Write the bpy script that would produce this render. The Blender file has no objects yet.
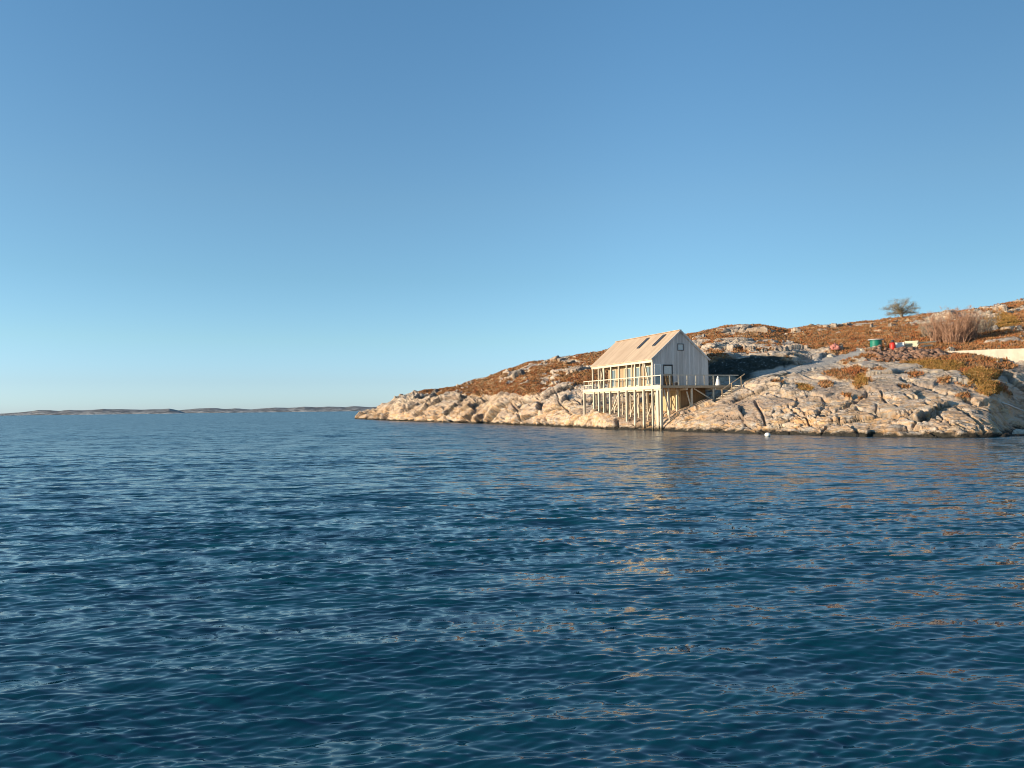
import bpy, bmesh, math, random
import numpy as np
from mathutils import Vector, Matrix
random.seed(7)
rng = np.random.default_rng(11)
R = math.radians
sc = bpy.context.scene
col = sc.collection

# ------------------------------------------------------------------ camera
F = 770.0
CH = 2.35
def H(px): return 415.0 - 0.0122 * px
cam_d = bpy.data.cameras.new('camera')
cam = bpy.data.objects.new('camera', cam_d)
col.objects.link(cam)
cam_d.sensor_width = 36.0
cam_d.lens = 36.0 * F / 1024.0
cam_d.clip_start = 0.1
cam_d.clip_end = 60000
PITCH = math.atan((408.75 - 384) / F)
ROLL = math.atan(0.0122)
cam.rotation_euler = (Matrix.Rotation(R(90) + PITCH, 4, 'X') @ Matrix.Rotation(-ROLL, 4, 'Z')).to_euler()
cam.location = (0, 0, CH)
sc.camera = cam
def zat(px, py, Y): return CH + (H(px) - py) * Y / F
def xat(px, Y): return (px - 512.0) * Y / F

# ------------------------------------------------------------------ numpy noise
def _hash(ix, iy, iz, seed):
    h = (ix * np.int64(374761393) + iy * np.int64(668265263) + iz * np.int64(2147483647 // 3) + np.int64(seed) * 974634777) & 0xffffffff
    h = ((h ^ (h >> 13)) * 1274126177) & 0xffffffff
    h = ((h ^ (h >> 16)) * 2246822519) & 0xffffffff
    return ((h ^ (h >> 15)) & 0xffffff).astype(np.float32) / 16777215.0
def vnoise(x, y, z, seed=0):
    x0 = np.floor(x); y0 = np.floor(y); z0 = np.floor(z)
    fx = (x - x0).astype(np.float32); fy = (y - y0).astype(np.float32); fz = (z - z0).astype(np.float32)
    fx = fx * fx * (3 - 2 * fx); fy = fy * fy * (3 - 2 * fy); fz = fz * fz * (3 - 2 * fz)
    x0 = x0.astype(np.int64); y0 = y0.astype(np.int64); z0 = z0.astype(np.int64)
    def h(a, b, c): return _hash(x0 + a, y0 + b, z0 + c, seed)
    a = h(0,0,0) * (1-fx) + h(1,0,0) * fx; b = h(0,1,0) * (1-fx) + h(1,1,0) * fx
    c = h(0,0,1) * (1-fx) + h(1,0,1) * fx; d = h(0,1,1) * (1-fx) + h(1,1,1) * fx
    return ((a*(1-fy)+b*fy)*(1-fz) + (c*(1-fy)+d*fy)*fz) * 2 - 1
def fbm(x, y, z, octv=4, seed=0, gain=.5):
    s = 0; a = 1; t = 0; f = 1
    for i in range(octv):
        s = s + a * vnoise(x*f, y*f, z*f, seed+i*7); t += a; a *= gain; f *= 2.03
    return s / t
def ridged(x, y, z, octv=4, seed=0):
    s = 0; a = 1; t = 0; f = 1
    for i in range(octv):
        s = s + a * (1 - 2*np.abs(vnoise(x*f, y*f, z*f, seed+i*7))); t += a; a *= .5; f *= 2.1
    return s / t
def voronoi(x, y, z, seed=0):
    """F1, F2, slab height (each cell a tilted plane)"""
    x0 = np.floor(x).astype(np.int64); y0 = np.floor(y).astype(np.int64); z0 = np.floor(z).astype(np.int64)
    f1 = np.full(x.shape, 9., np.float32); f2 = f1.copy(); sl = np.zeros_like(f1)
    for i in (-1,0,1):
        for j in (-1,0,1):
            for k in (-1,0,1):
                a, b, c = x0+i, y0+j, z0+k
                dx = (x - (a + _hash(a,b,c,seed))).astype(np.float32)
                dy = (y - (b + _hash(a,b,c,seed+1))).astype(np.float32)
                dz = (z - (c + _hash(a,b,c,seed+2))).astype(np.float32)
                d = np.sqrt(dx*dx+dy*dy+dz*dz)
                near = d < f1
                f2 = np.where(near, f1, np.minimum(f2, d))
                s = (_hash(a,b,c,seed+3)-.5) + dx*(_hash(a,b,c,seed+4)-.5)*1.6 + dy*(_hash(a,b,c,seed+5)-.5)*1.6
                sl = np.where(near, s, sl)
                f1 = np.where(near, d, f1)
    return f1, f2, sl
def sstep(a, b, x):
    t = np.clip((x-a)/(b-a), 0, 1); return t*t*(3-2*t)

# ------------------------------------------------------------------ object helpers
def tag(o, label=None, cat=None, group=None, kind=None):
    if label: o['label'] = label
    if cat: o['category'] = cat
    if group: o['group'] = group
    if kind: o['kind'] = kind
    return o
def empty(name, loc, rz=0):
    o = bpy.data.objects.new(name, None); col.objects.link(o)
    o.location = loc; o.rotation_euler = (0, 0, rz); o.empty_display_size = .2
    return o
def link(name, me, mat, parent=None):
    o = bpy.data.objects.new(name, me); col.objects.link(o)
    if mat: me.materials.append(mat)
    if parent: o.parent = parent
    return o
def np_mesh(name, verts, faces, smooth=False):
    me = bpy.data.meshes.new(name)
    verts = np.asarray(verts, np.float32); faces = np.asarray(faces, np.int32)
    n = faces.shape[1]
    me.vertices.add(len(verts)); me.vertices.foreach_set('co', verts.ravel())
    me.loops.add(faces.size); me.loops.foreach_set('vertex_index', faces.ravel())
    me.polygons.add(len(faces)); me.polygons.foreach_set('loop_start', np.arange(0, faces.size, n, dtype=np.int32))
    if smooth: me.polygons.foreach_set('use_smooth', np.ones(len(faces), bool))
    me.update(calc_edges=True)
    return me
def grid_faces(nr, nc):
    i = np.arange((nr-1)*(nc-1)); r = i // (nc-1); c = i % (nc-1)
    a = r*nc + c
    return np.stack([a, a+1, a+nc+1, a+nc], 1)
class MB:
    def __init__(s): s.v = []; s.f = []
    def add(s, vs, fs):
        n = len(s.v); s.v += [tuple(p) for p in vs]; s.f += [tuple(i+n for i in f) for f in fs]
    def box(s, x0, x1, y0, y1, z0, z1):
        s.add([(x0,y0,z0),(x1,y0,z0),(x1,y1,z0),(x0,y1,z0),(x0,y0,z1),(x1,y0,z1),(x1,y1,z1),(x0,y1,z1)],
              [(0,3,2,1),(4,5,6,7),(0,1,5,4),(1,2,6,5),(2,3,7,6),(3,0,4,7)])
        return s
    def beam(s, a, b, w, h=None, up=(0,0,1)):
        a = Vector(a); b = Vector(b); h = h or w; d = (b-a).normalized(); up = Vector(up)
        sd = d.cross(up)
        if sd.length < 1e-3: sd = d.cross(Vector((0,1,0)))
        sd.normalize(); u2 = sd.cross(d).normalized()
        vs = [p + sd*(i*w/2) + u2*(j*h/2) for p in (a, b) for i, j in ((-1,-1),(1,-1),(1,1),(-1,1))]
        s.add(vs, [(0,1,2,3),(7,6,5,4),(0,4,5,1),(1,5,6,2),(2,6,7,3),(3,7,4,0)])
        return s
    def tube(s, pts, rad, n=6):
        pts = [Vector(p) for p in pts]; base = len(s.v); rr = rad if hasattr(rad, '__len__') else [rad]*len(pts)
        vs = []
        for i, p in enumerate(pts):
            d = (pts[min(i+1, len(pts)-1)] - pts[max(i-1, 0)]).normalized()
            sd = d.cross(Vector((0,0,1)))
            if sd.length < 1e-3: sd = d.cross(Vector((0,1,0)))
            sd.normalize(); u2 = sd.cross(d)
            for k in range(n):
                a = 2*math.pi*k/n; vs.append(p + (sd*math.cos(a) + u2*math.sin(a))*rr[i])
        fs = [(i*n+k, i*n+(k+1)%n, (i+1)*n+(k+1)%n, (i+1)*n+k) for i in range(len(pts)-1) for k in range(n)]
        fs += [tuple(range(n))[::-1], tuple((len(pts)-1)*n+k for k in range(n))]
        s.add(vs, fs); return s
    def lathe(s, prof, n=16, c=(0,0,0)):
        vs = [(c[0]+r*math.cos(2*math.pi*k/n), c[1]+r*math.sin(2*math.pi*k/n), c[2]+z) for r, z in prof for k in range(n)]
        fs = [(i*n+k, i*n+(k+1)%n, (i+1)*n+(k+1)%n, (i+1)*n+k) for i in range(len(prof)-1) for k in range(n)]
        fs += [tuple(range(n))[::-1], tuple((len(prof)-1)*n+k for k in range(n))]
        s.add(vs, fs); return s
    def build(s, name, mat, parent=None, smooth=False, bevel=0):
        me = bpy.data.meshes.new(name); me.from_pydata(s.v, [], s.f)
        if smooth: me.polygons.foreach_set('use_smooth', [True]*len(me.polygons))
        me.update()
        o = link(name, me, mat, parent)
        if bevel:
            m = o.modifiers.new('bevel', 'BEVEL'); m.width = bevel; m.segments = 1
        return o

# ------------------------------------------------------------------ materials
class N:
    """tiny node builder"""
    def __init__(s, name, rough=.8, spec=.3):
        s.m = bpy.data.materials.new(name); s.m.use_nodes = True; s.t = s.m.node_tree
        s.b = s.t.nodes['Principled BSDF']; s.b.inputs['Roughness'].default_value = rough
        s.b.inputs['Specular IOR Level'].default_value = spec
    def n(s, typ, **kw):
        nd = s.t.nodes.new(typ)
        for k, v in kw.items():
            if k in nd.bl_rna.properties and not isinstance(v, tuple) and k not in ('Scale',): setattr(nd, k, v)
        return nd
    def l(s, a, b): s.t.links.new(a, b)
    def coord(s, scale=(1,1,1), rot=(0,0,0), kind='Object'):
        if kind == 'world': c = s.n('ShaderNodeNewGeometry').outputs['Position']
        else: c = s.n('ShaderNodeTexCoord').outputs[kind]
        m = s.n('ShaderNodeMapping'); m.inputs['Scale'].default_value = scale; m.inputs['Rotation'].default_value = rot
        s.l(c, m.inputs[0]); return m.outputs[0]
    def noise(s, vec, scale, detail=4, rough=.6, dist=0):
        n = s.n('ShaderNodeTexNoise'); n.inputs['Scale'].default_value = scale; n.inputs['Detail'].default_value = detail
        n.inputs['Roughness'].default_value = rough; n.inputs['Distortion'].default_value = dist
        s.l(vec, n.inputs['Vector']); return n.outputs['Fac']
    def voro(s, vec, scale, feature='F1', out='Distance'):
        n = s.n('ShaderNodeTexVoronoi'); n.feature = feature; n.inputs['Scale'].default_value = scale
        s.l(vec, n.inputs['Vector']); return n.outputs[out]
    def ramp(s, fac, stops, interp='LINEAR'):
        r = s.n('ShaderNodeValToRGB'); cr = r.color_ramp; cr.interpolation = interp
        while len(cr.elements) < len(stops): cr.elements.new(.5)
        for e, (p, c) in zip(cr.elements, stops):
            e.position = p; e.color = (c, c, c, 1) if not hasattr(c, '__len__') else (*c, 1)
        s.l(fac, r.inputs[0]); return r.outputs[0]
    def mix(s, fac, a, b, mode='MIX'):
        m = s.n('ShaderNodeMix'); m.data_type = 'RGBA'; m.blend_type = mode
        for sock, v in ((m.inputs[0], fac), (m.inputs[6], a), (m.inputs[7], b)):
            if isinstance(v, bpy.types.NodeSocket): s.l(v, sock)
            elif hasattr(v, '__len__'): sock.default_value = (*v, 1)
            else: sock.default_value = v if sock is m.inputs[0] else (v, v, v, 1)
        return m.outputs[2]
    def math(s, op, a, b=0, clamp=False):
        m = s.n('ShaderNodeMath'); m.operation = op; m.use_clamp = clamp
        for sock, v in ((m.inputs[0], a), (m.inputs[1], b)):
            if isinstance(v, bpy.types.NodeSocket): s.l(v, sock)
            else: sock.default_value = v
        return m.outputs[0]
    def attr(s, name):
        a = s.n('ShaderNodeAttribute'); a.attribute_name = name; return a.outputs['Fac']
    def bump(s, h, dist=.02, strength=1, nrm=None):
        b = s.n('ShaderNodeBump'); b.inputs['Distance'].default_value = dist
        if isinstance(strength, bpy.types.NodeSocket): s.l(strength, b.inputs['Strength'])
        else: b.inputs['Strength'].default_value = strength
        s.l(h, b.inputs['Height'])
        if nrm is not None: s.l(nrm, b.inputs['Normal'])
        s.l(b.outputs[0], s.b.inputs['Normal']); return b.outputs[0]
    def color(s, c):
        if isinstance(c, bpy.types.NodeSocket): s.l(c, s.b.inputs['Base Color'])
        else: s.b.inputs['Base Color'].default_value = (*c, 1)

def wood(name, c1, c2, axis='z', rough=.75, board=0, scale=1.0):
    """planed / weathered timber: grain stretched along an axis, optional board lines"""
    k = N(name, rough, .25)
    st = {'x': (.35,6,6), 'y': (6,.35,6), 'z': (6,6,.35)}[axis]
    v = k.coord(tuple(a*scale for a in st))
    g = k.noise(v, 2.2, 5, .65, .4)
    big = k.noise(k.coord(), .7, 3)
    c = k.mix(k.ramp(g, [(.3,0),(.7,1)]), c1, c2)
    c = k.mix(k.ramp(big, [(.35,0),(.7,.45)]), c, tuple(a*.72 for a in c1))
    k.color(c); k.bump(g, .01, .5)
    return k.m
def boards(name, cols, axis=0, width=.18, seed=0, rough=.8, groove=.35, knots=True):
    """cladding: each board of the row has its own tone, dark groove between boards (a recess in the bump too)"""
    k = N(name, rough, .2)
    tc = k.n('ShaderNodeTexCoord').outputs['Object']
    sp = k.n('ShaderNodeSeparateXYZ'); k.l(tc, sp.inputs[0])
    a = k.math('DIVIDE', sp.outputs[axis], width)
    fr = k.math('FRACT', k.math('ADD', a, 500.0)); fl = k.math('FLOOR', a)
    wn = k.n('ShaderNodeTexWhiteNoise'); wn.noise_dimensions = '1D'; k.l(k.math('ADD', fl, seed+.5), wn.inputs['W'])
    tone = k.ramp(wn.outputs['Value'], [(i/(len(cols)-1), c) for i, c in enumerate(cols)])
    sc_ = [5,5,5]; sc_[2 if axis in (0,1) else 0] = .4
    g = k.noise(k.coord(tuple(sc_)), 3, 5, .65, .3)
    c = k.mix(k.ramp(g, [(.3,0),(.75,.5)]), tone, tuple(v*.6 for v in cols[0]))
    edge = k.ramp(fr, [(0,0),(.07,1),(.93,1),(1,0)])
    c = k.mix(k.math('MULTIPLY', k.math('SUBTRACT', 1, edge), groove), c, tuple(v*.35 for v in cols[0]))
    st = k.noise(k.coord((1.2,1.2,.25)), 1.0, 4, .6)
    c = k.mix(k.ramp(st, [(.45,0),(.75,.35)]), c, tuple(v*.65 for v in cols[-1]))
    k.color(c)
    k.bump(k.math('ADD', edge, k.math('MULTIPLY', g, .3)), .015, .8)
    return k.m
def plain(name, c, rough=.6, spec=.3, var=.25, metallic=0, sc_=6):
    k = N(name, rough, spec); n = k.noise(k.coord(), sc_, 4)
    k.color(k.mix(k.ramp(n, [(.3,0),(.7,1)]), tuple(v*(1-var) for v in c), c)); k.b.inputs['Metallic'].default_value = metallic
    k.bump(n, .01, .3); return k.m

M = {}
M['fresh'] = wood('fresh_timber', (.62,.51,.36), (.78,.68,.52))
M['fresh_x'] = wood('fresh_timber_beam', (.62,.51,.36), (.78,.68,.52), 'y')
M['pile'] = wood('pile_timber', (.50,.42,.31), (.74,.65,.50))
def wet_foot(m):
    t = m.node_tree; b = t.nodes['Principled BSDF']; src = b.inputs['Base Color'].links[0].from_socket
    tc = t.nodes.new('ShaderNodeNewGeometry'); sp = t.nodes.new('ShaderNodeSeparateXYZ'); t.links.new(tc.outputs['Position'], sp.inputs[0])
    r = t.nodes.new('ShaderNodeValToRGB'); r.color_ramp.elements[0].position = .22; r.color_ramp.elements[0].color = (1,1,1,1)
    r.color_ramp.elements[1].position = .62; r.color_ramp.elements[1].color = (0,0,0,1); t.links.new(sp.outputs[2], r.inputs[0])
    mx = t.nodes.new('ShaderNodeMix'); mx.data_type = 'RGBA'; t.links.new(r.outputs[0], mx.inputs[0]); t.links.new(src, mx.inputs[6]); mx.inputs[7].default_value = (.10,.075,.045,1)
    t.links.new(mx.outputs[2], b.inputs['Base Color'])
wet_foot(M['pile'])
M['rail'] = wood('railing_timber', (.55,.47,.36), (.76,.68,.55))
M['deckw'] = wood('deck_timber', (.44,.31,.19), (.62,.47,.31), 'x')
M['brown'] = boards('brown_boards', [(.30,.17,.08),(.42,.26,.13),(.36,.21,.10)], 0, .16)
M['brown_sunlit'] = boards('sunlit_brown_boards', [(.50,.36,.20),(.62,.48,.29),(.55,.41,.23)], 1, .2)  # brown store room boards, sunlight on the seaward side painted in as yellow
M['grey'] = boards('weathered_grey_cladding', [(.55,.50,.46),(.86,.81,.76),(.66,.60,.56),(.83,.77,.72),(.58,.53,.49)], 0, .17, groove=.6)
M['side'] = boards('pale_side_cladding', [(.30,.21,.13),(.44,.32,.20),(.52,.40,.25)], 1, .19)
M['white'] = plain('white_paint', (.80,.79,.76), .5, .4, .08)
M['creamp'] = plain('cream_curtain', (.72,.70,.64), .8, .2, .12)
M['greyf'] = plain('grey_frame', (.17,.16,.16), .6)
M['darkf'] = plain('dark_frame', (.06,.06,.065), .5)
def glass(name, c):
    k = N(name, .04, .9); k.color(c); k.b.inputs['IOR'].default_value = 1.7; return k.m
M['glass'] = glass('window_glass', (.16,.20,.20))
M['dglass'] = glass('dark_skylight_glass', (.05,.045,.05))
M['pane'] = glass('pale_window_glass', (.45,.43,.42))

# roof of pale sheathing boards running down the slope
def roof_mat():
    k = N('pale_roof_boards', .7, .25)
    tc = k.n('ShaderNodeTexCoord').outputs['Object']; sp = k.n('ShaderNodeSeparateXYZ'); k.l(tc, sp.inputs[0])
    a = k.math('DIVIDE', sp.outputs[1], .32); fl = k.math('FLOOR', a); fr = k.math('FRACT', k.math('ADD', a, 100))
    wn = k.n('ShaderNodeTexWhiteNoise'); wn.noise_dimensions = '1D'; k.l(fl, wn.inputs['W'])
    t = k.ramp(wn.outputs['Value'], [(0,(.44,.32,.22)),(.5,(.50,.37,.26)),(1,(.55,.42,.29))])
    g = k.noise(k.coord((.5,5,.5)), 2.5, 5, .6, .3)
    c = k.mix(k.ramp(g, [(.35,0),(.75,.35)]), t, (.5,.37,.27))
    e = k.ramp(fr, [(0,0),(.06,1),(.94,1),(1,0)])
    c = k.mix(k.math('MULTIPLY', k.math('SUBTRACT', 1, e), .35), c, (.3,.22,.16))
    sn = k.noise(k.coord((.35,.9,.35)), 1.2, 5, .65)
    c = k.mix(k.ramp(sn, [(.42,0),(.68,.5)]), c, (.36,.25,.17))
    k.color(c); k.bump(e, .02, .7); return k.m
M['roof'] = roof_mat()

# ------------------------------------------------------------------ terrain
# columns: px -> (shore py), [(Y, py) ... crest], read off the photograph, then turned into heights
COLS = {
 352: (None, [(225,421),(262,421)]),
 362: (419.5, [(222,416.5),(245,413.5),(262,413.5)]),
 386: (420.3, [(180,415),(192,408),(206,406)]),
 403: (421.0, [(166.5,414),(172,406),(185,399),(205,396.8)]),
 426: (421.8, [(152,417),(158,408),(168,399),(182,393),(200,392)]),
 462: (422.8, [(136,418),(141,409),(148,400),(160,392),(180,385.5)]),
 482: (423.6, [(128,418),(133,408),(140,398),(152,388),(172,378)]),
 512: (425.0, [(112,419),(117,408),(124,396),(136,386),(150,376),(168,368)]),
 535: (425.8, [(106,420),(110,407),(116,395),(127,385),(142,373),(162,361)]),
 562: (427.0, [(96.5,420),(101,406),(107,394),(117,384),(130,374),(144,366),(158,357.5)]),
 585: (428.0, [(89.5,421),(91.0,412.5),(95,407),(101,398),(108,388),(120,376),(135,364),(150,354.5)]),
 597: (428.5, [(87.3,418),(88.3,411),(92,407.5),(98,400),(106,389),(118,376),(132,364),(148,352.5)]),
 606: (429.1, [(84.9,422),(86.5,414.5),(91,408),(98,400),(106,390),(118,377),(132,363),(148,350)]),
 620: (429.9, [(81.5,426),(83.3,419.5),(88,411),(95,402),(105,391),(117,377),(130,362),(147,346)]),
 634: (430.3, [(79.0,427),(80.2,422.8),(85,413),(92,403),(103,391),(116,376),(130,358),(147,343)]),
 645: (430.5, [(77.6,428),(79,424.5),(83,414),(89,403),(101,391),(115,375),(129,356),(147,341)]),
 655: (430.7, [(76.2,428.5),(77.6,425),(82,412),(88,401),(100,390),(114,374),(128,353),(147,339)]),
 668: (431.2, [(74.4,428),(76.2,420),(79.5,412),(86,402),(98,390),(112,371),(126,350),(147,337.5)]),
 682: (431.5, [(73,427),(75.5,413.5),(78.5,408),(84,402),(94,393),(108,369),(124,347),(148,336)]),
 695: (431.9, [(71.3,426),(75,411),(77,407),(81,402),(85,395),(90,364),(118,346),(150,333)]),
 712: (432.4, [(69.5,426),(74,408),(77,401.5),(80,399),(83,390),(87,357),(88,354.5),(118,343),(150,329.5)]),
 728: (433.0, [(67.5,427),(72,410),(76,396),(79,391),(82.5,388),(86,358),(87,354.5),(118,343),(150,326)]),
 742: (433.6, [(66,428),(70,413),(74.5,396),(78.5,385),(80.5,380),(82.8,383),(86,358),(87,354.5),(118,341),(150,326)]),
 760: (434.1, [(64.3,429),(67,416),(71,400),(75,386),(79,377),(81,375.5),(82.8,378),(85.6,358),(86.6,354.5),(118,339),(150,325)]),
 775: (434.5, [(62.9,430),(65.5,418),(69.5,401),(74,385),(78,376),(81,372.5),(82.5,374),(85,358),(86,354.5),(117,341),(150,327.3)]),
 790: (434.8, [(62,430),(64.5,418),(68.5,401),(73,386),(77,375.5),(80.5,369.5),(82.3,368.5),(84,358),(86,354.5),(117,343),(150,329.3)]),
 808: (435.2, [(60.6,430),(63,419),(67,402),(71,388),(75,377),(79,369),(84,363),(88,357),(95,352),(116,341),(150,326.5)]),
 840: (436.0, [(57.8,431),(60,420),(64,404),(68,390),(72,379),(76,370),(82,361),(87,354),(94,349),(112,340),(148,325.5)]),
 865: (436.6, [(56.6,431),(59,419),(63,403),(67,388),(71,377),(75,368),(80,359),(84,352),(89,349.3),(108,340),(142,321.8)]),
 895: (437.0, [(55.2,431),(57.5,419),(61,404),(65,390),(69.5,377),(74,368),(79,359),(84,351.5),(88,348.5),(108,336),(140,318)]),
 920: (437.4, [(54,431),(56.3,418),(60,403),(64,389),(68.5,376),(73,367),(78,358.5),(83,351.5),(88,349),(104,337),(138,315)]),
 950: (437.7, [(53.2,430),(55.5,416),(59,402),(63,388),(67,378),(71,368),(75.5,359.5),(79.5,355.5),(83.2,353.2),(85.5,350),(100,335),(134,311.5)]),
 975: (437.6, [(52.8,430),(55,416),(58.5,402),(62.5,391),(66.5,380),(70.5,370),(75,361.5),(77,359.5),(80.4,356),(82.5,350),(98,334),(132,308.7)]),
 993: (437.3, [(53,430),(55.5,417),(58.5,404),(62,393),(66,381),(70,371),(74,365),(78.6,361.5),(81,350),(98,332),(131,306)]),
 1003:(436.6, [(54.6,432),(58,424),(60.5,409),(64,396),(67.5,382),(71,372.5),(74,366),(77.6,362.5),(80,350),(98,330),(130,303.5)]),
 1012:(436.2, [(55.6,432),(59.5,427),(62,418),(64,405),(66.5,392),(69,382),(72,373),(74.5,367),(76.8,362.5),(79,349),(98,329),(130,301.5)]),
 1026:(435.6, [(57,431),(60.5,427),(64,413),(66.5,399),(69.5,385),(72,377),(74,369),(75.4,362),(78,348.5),(98,327),(130,299)]),
 1060:(435.5, [(55,430),(58,417),(62,402),(66,388),(70,376),(74,366),(77,360),(80,356),(85,345),(100,323),(130,293)]),
 1150:(437.0, [(52,430),(56,415),(60,400),(65,386),(70,374),(75,364),(78,358),(81,352),(86,342),(100,318),(130,286)]),
 1350:(440.0, [(49,432),(54,415),(60,398),(65,384),(70,372),(75,362),(78,356),(82,348),(88,338),(105,312),(135,280)]),
}
keys = sorted(COLS)
NP = 900
pgrid = np.linspace(0, 1, 400)
shoreY, crestY, Zc = [], [], []
for k in keys:
    spy, pts = COLS[k]
    if spy is None:
        ys = 213.0; zz = np.full(400, -2.5)
        shoreY.append(ys); crestY.append(pts[-1][0]); Zc.append(zz); continue
    ys = 1809.5 / (spy - H(k))
    Yk = [ys] + [p[0] for p in pts if p[0] > ys + .2]
    Zk = [0.0] + [zat(k, p[1], p[0]) for p in pts if p[0] > ys + .2]
    shoreY.append(ys); crestY.append(Yk[-1])
    yy = ys + (Yk[-1]-ys) * pgrid
    z = np.interp(yy, Yk, Zk)
    ker = np.ones(7)/7; zp = np.pad(z, 3, mode='edge'); zs = np.convolve(zp, ker, 'valid')
    z = np.where(pgrid > .03, zs, z)
    Zc.append(z)
keys = np.array(keys, float); shoreY = np.array(shoreY); crestY = np.array(crestY); Zc = np.array(Zc)
# columns and rows of the sheet
pxs = np.concatenate([np.arange(346, 1050, .85), np.arange(1050, 1350, 2.0)])
NC = len(pxs)
pr = np.concatenate([np.linspace(-.09, 0, 14, endpoint=False), np.linspace(0, 1, 620)**1.18, 1 + np.linspace(0.004, 1, 70)**1.6*1.6])
NR = len(pr)
sY = np.interp(pxs, keys, shoreY); cY = np.interp(pxs, keys, crestY)
kk = np.hanning(17); kk /= kk.sum()
sY = np.convolve(np.pad(sY, 8, mode='edge'), kk, 'valid'); cY = np.convolve(np.pad(cY, 8, mode='edge'), kk, 'valid')
ZA = np.empty((400, NC))
# smooth-ish interpolation between the columns
from_i = np.clip(np.searchsorted(keys, pxs) - 1, 0, len(keys)-2)
tt = (pxs - keys[from_i]) / (keys[from_i+1] - keys[from_i])
ts = tt*tt*(3-2*tt)*.35 + tt*.65
ZA = (Zc[from_i]*(1-ts)[:, None] + Zc[from_i+1]*ts[:, None]).T
P2, X2 = np.meshgrid(pr, pxs, indexing='ij')
Yg = sY[None, :] + (cY - sY)[None, :] * P2
Xg = (X2 - 512) / F * Yg
Zg = np.empty_like(Yg)
for j in range(NC):
    Zg[:, j] = np.interp(np.clip(pr, 0, 1), pgrid, ZA[:, j])
crestZ = ZA[-1][None, :]
sdist = (cY - sY)[None, :] * P2
under = P2 < 0
Zg = np.where(under, sdist * .55, Zg)                      # falls away below the water line
over = np.clip((P2 - 1) * (cY - sY)[None, :], 0, None)
Zg = np.where(P2 > 1, crestZ - over*.03 - (over**2)*.0012, Zg)
Zg = np.maximum(Zg, -4)
# lateral smoothing
for _ in range(22):
    Zg[:, 1:-1] = .25*Zg[:, :-2] + .5*Zg[:, 1:-1] + .25*Zg[:, 2:]
baseZ = Zg.copy()
# base normals
def grid_normals(X, Y, Z):
    Pn = np.stack([X, Y, Z], -1)
    du = np.gradient(Pn, axis=1); dv = np.gradient(Pn, axis=0)
    n = np.cross(du, dv); n /= np.linalg.norm(n, axis=-1, keepdims=True) + 1e-9
    return np.where(n[..., 2:3] < 0, -n, n)
Nn = grid_normals(Xg, Yg, Zg)
PYg = H(X2) - (baseZ - CH) * F / Yg                         # photo height of each base point
xf, yf, zf = [a.ravel().astype(np.float64) for a in (Xg, Yg, Zg)]
# ---- vegetation / path masks (kinds of ground, plus one painted shadow patch)
nveg = fbm(xf/7, yf/11, zf/4, 5, 40, .6).reshape(Xg.shape)
nv2 = fbm(xf/1.3, yf/2.0, zf/1.0, 4, 60, .6).reshape(Xg.shape)
lim = np.interp(X2, [340,400,462,512,562,600,640,700,745,790,830,870,900,950,975,1000,1012,1030,1100],
                    [380,408,415,407,395,393,370,352,353,354,366,372,366,374,378,372,362,362,362])
veg = sstep(-6, 14, (lim - PYg)) * 1.0
veg = veg - .60 + nveg*1.6 + nv2*.95
veg = sstep(0, .16, veg)
def blob(cx, cy, rx, ry):
    d = ((X2-cx)/rx)**2 + ((PYg-cy)/ry)**2
    return d + (nv2*1.1 + nveg*.9)
for cx, cy, rx, ry in ((848,374,24,6),(862,381,12,7),(803,388,9,4),(980,372,20,11),(990,387,13,9),(930,365,36,5),(962,366,30,6),(945,380,8,3),(1010,368,10,4),(880,372,9,3),(915,374,14,3),(778,383,7,2),(826,384,7,3),(965,394,9,3),(905,386,7,2)):
    veg = np.maximum(veg, 1 - sstep(.6, 1.1, blob(cx, cy, rx, ry)))
# bare pale patches among the heather
for cx, cy, rx, ry in ((775,357,12,4),(735,345,24,9),(905,368,22,5),(812,366,30,5),(1015,380,12,14),(420,398,16,4),(575,362,20,3),(745,333,26,4)):
    b = 1 - sstep(.5, 1.0, blob(cx, cy, rx, ry)); veg = veg*(1-b*.85)
veg = np.where(PYg > 396 + 0*X2, veg*.25, veg)
hollow_shade = 1 - sstep(.6, 1.1, ((X2-752)/52)**2 + ((PYg-367)/14)**2 + nv2*.55); hollow_shade = hollow_shade*sstep(355.5, 357.5, PYg)*(P2 < .6)  # house shadow in the hollow, deepened by a dark patch of ground colour
veg = np.maximum(veg, hollow_shade)
# gravel path
pathc = np.interp(X2, [740,765,790,820,845,865], [377,374,369,363,357,351])
path = (1 - sstep(2.0, 4.4, np.abs(PYg - pathc) + nv2*2.0)) * sstep(748, 762, X2) * (1 - sstep(860, 872, X2)) * (P2 < .6)
veg = veg * (1-path)
ochre = np.zeros_like(veg)
for cx, cy, rx, ry in ((985,378,26,14),(996,392,15,10),(1005,322,18,9),(935,366,34,6),(803,388,9,4),(862,381,10,6)):
    ochre = np.maximum(ochre, 1 - sstep(.5, 1.2, blob(cx, cy, rx, ry)))
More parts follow.
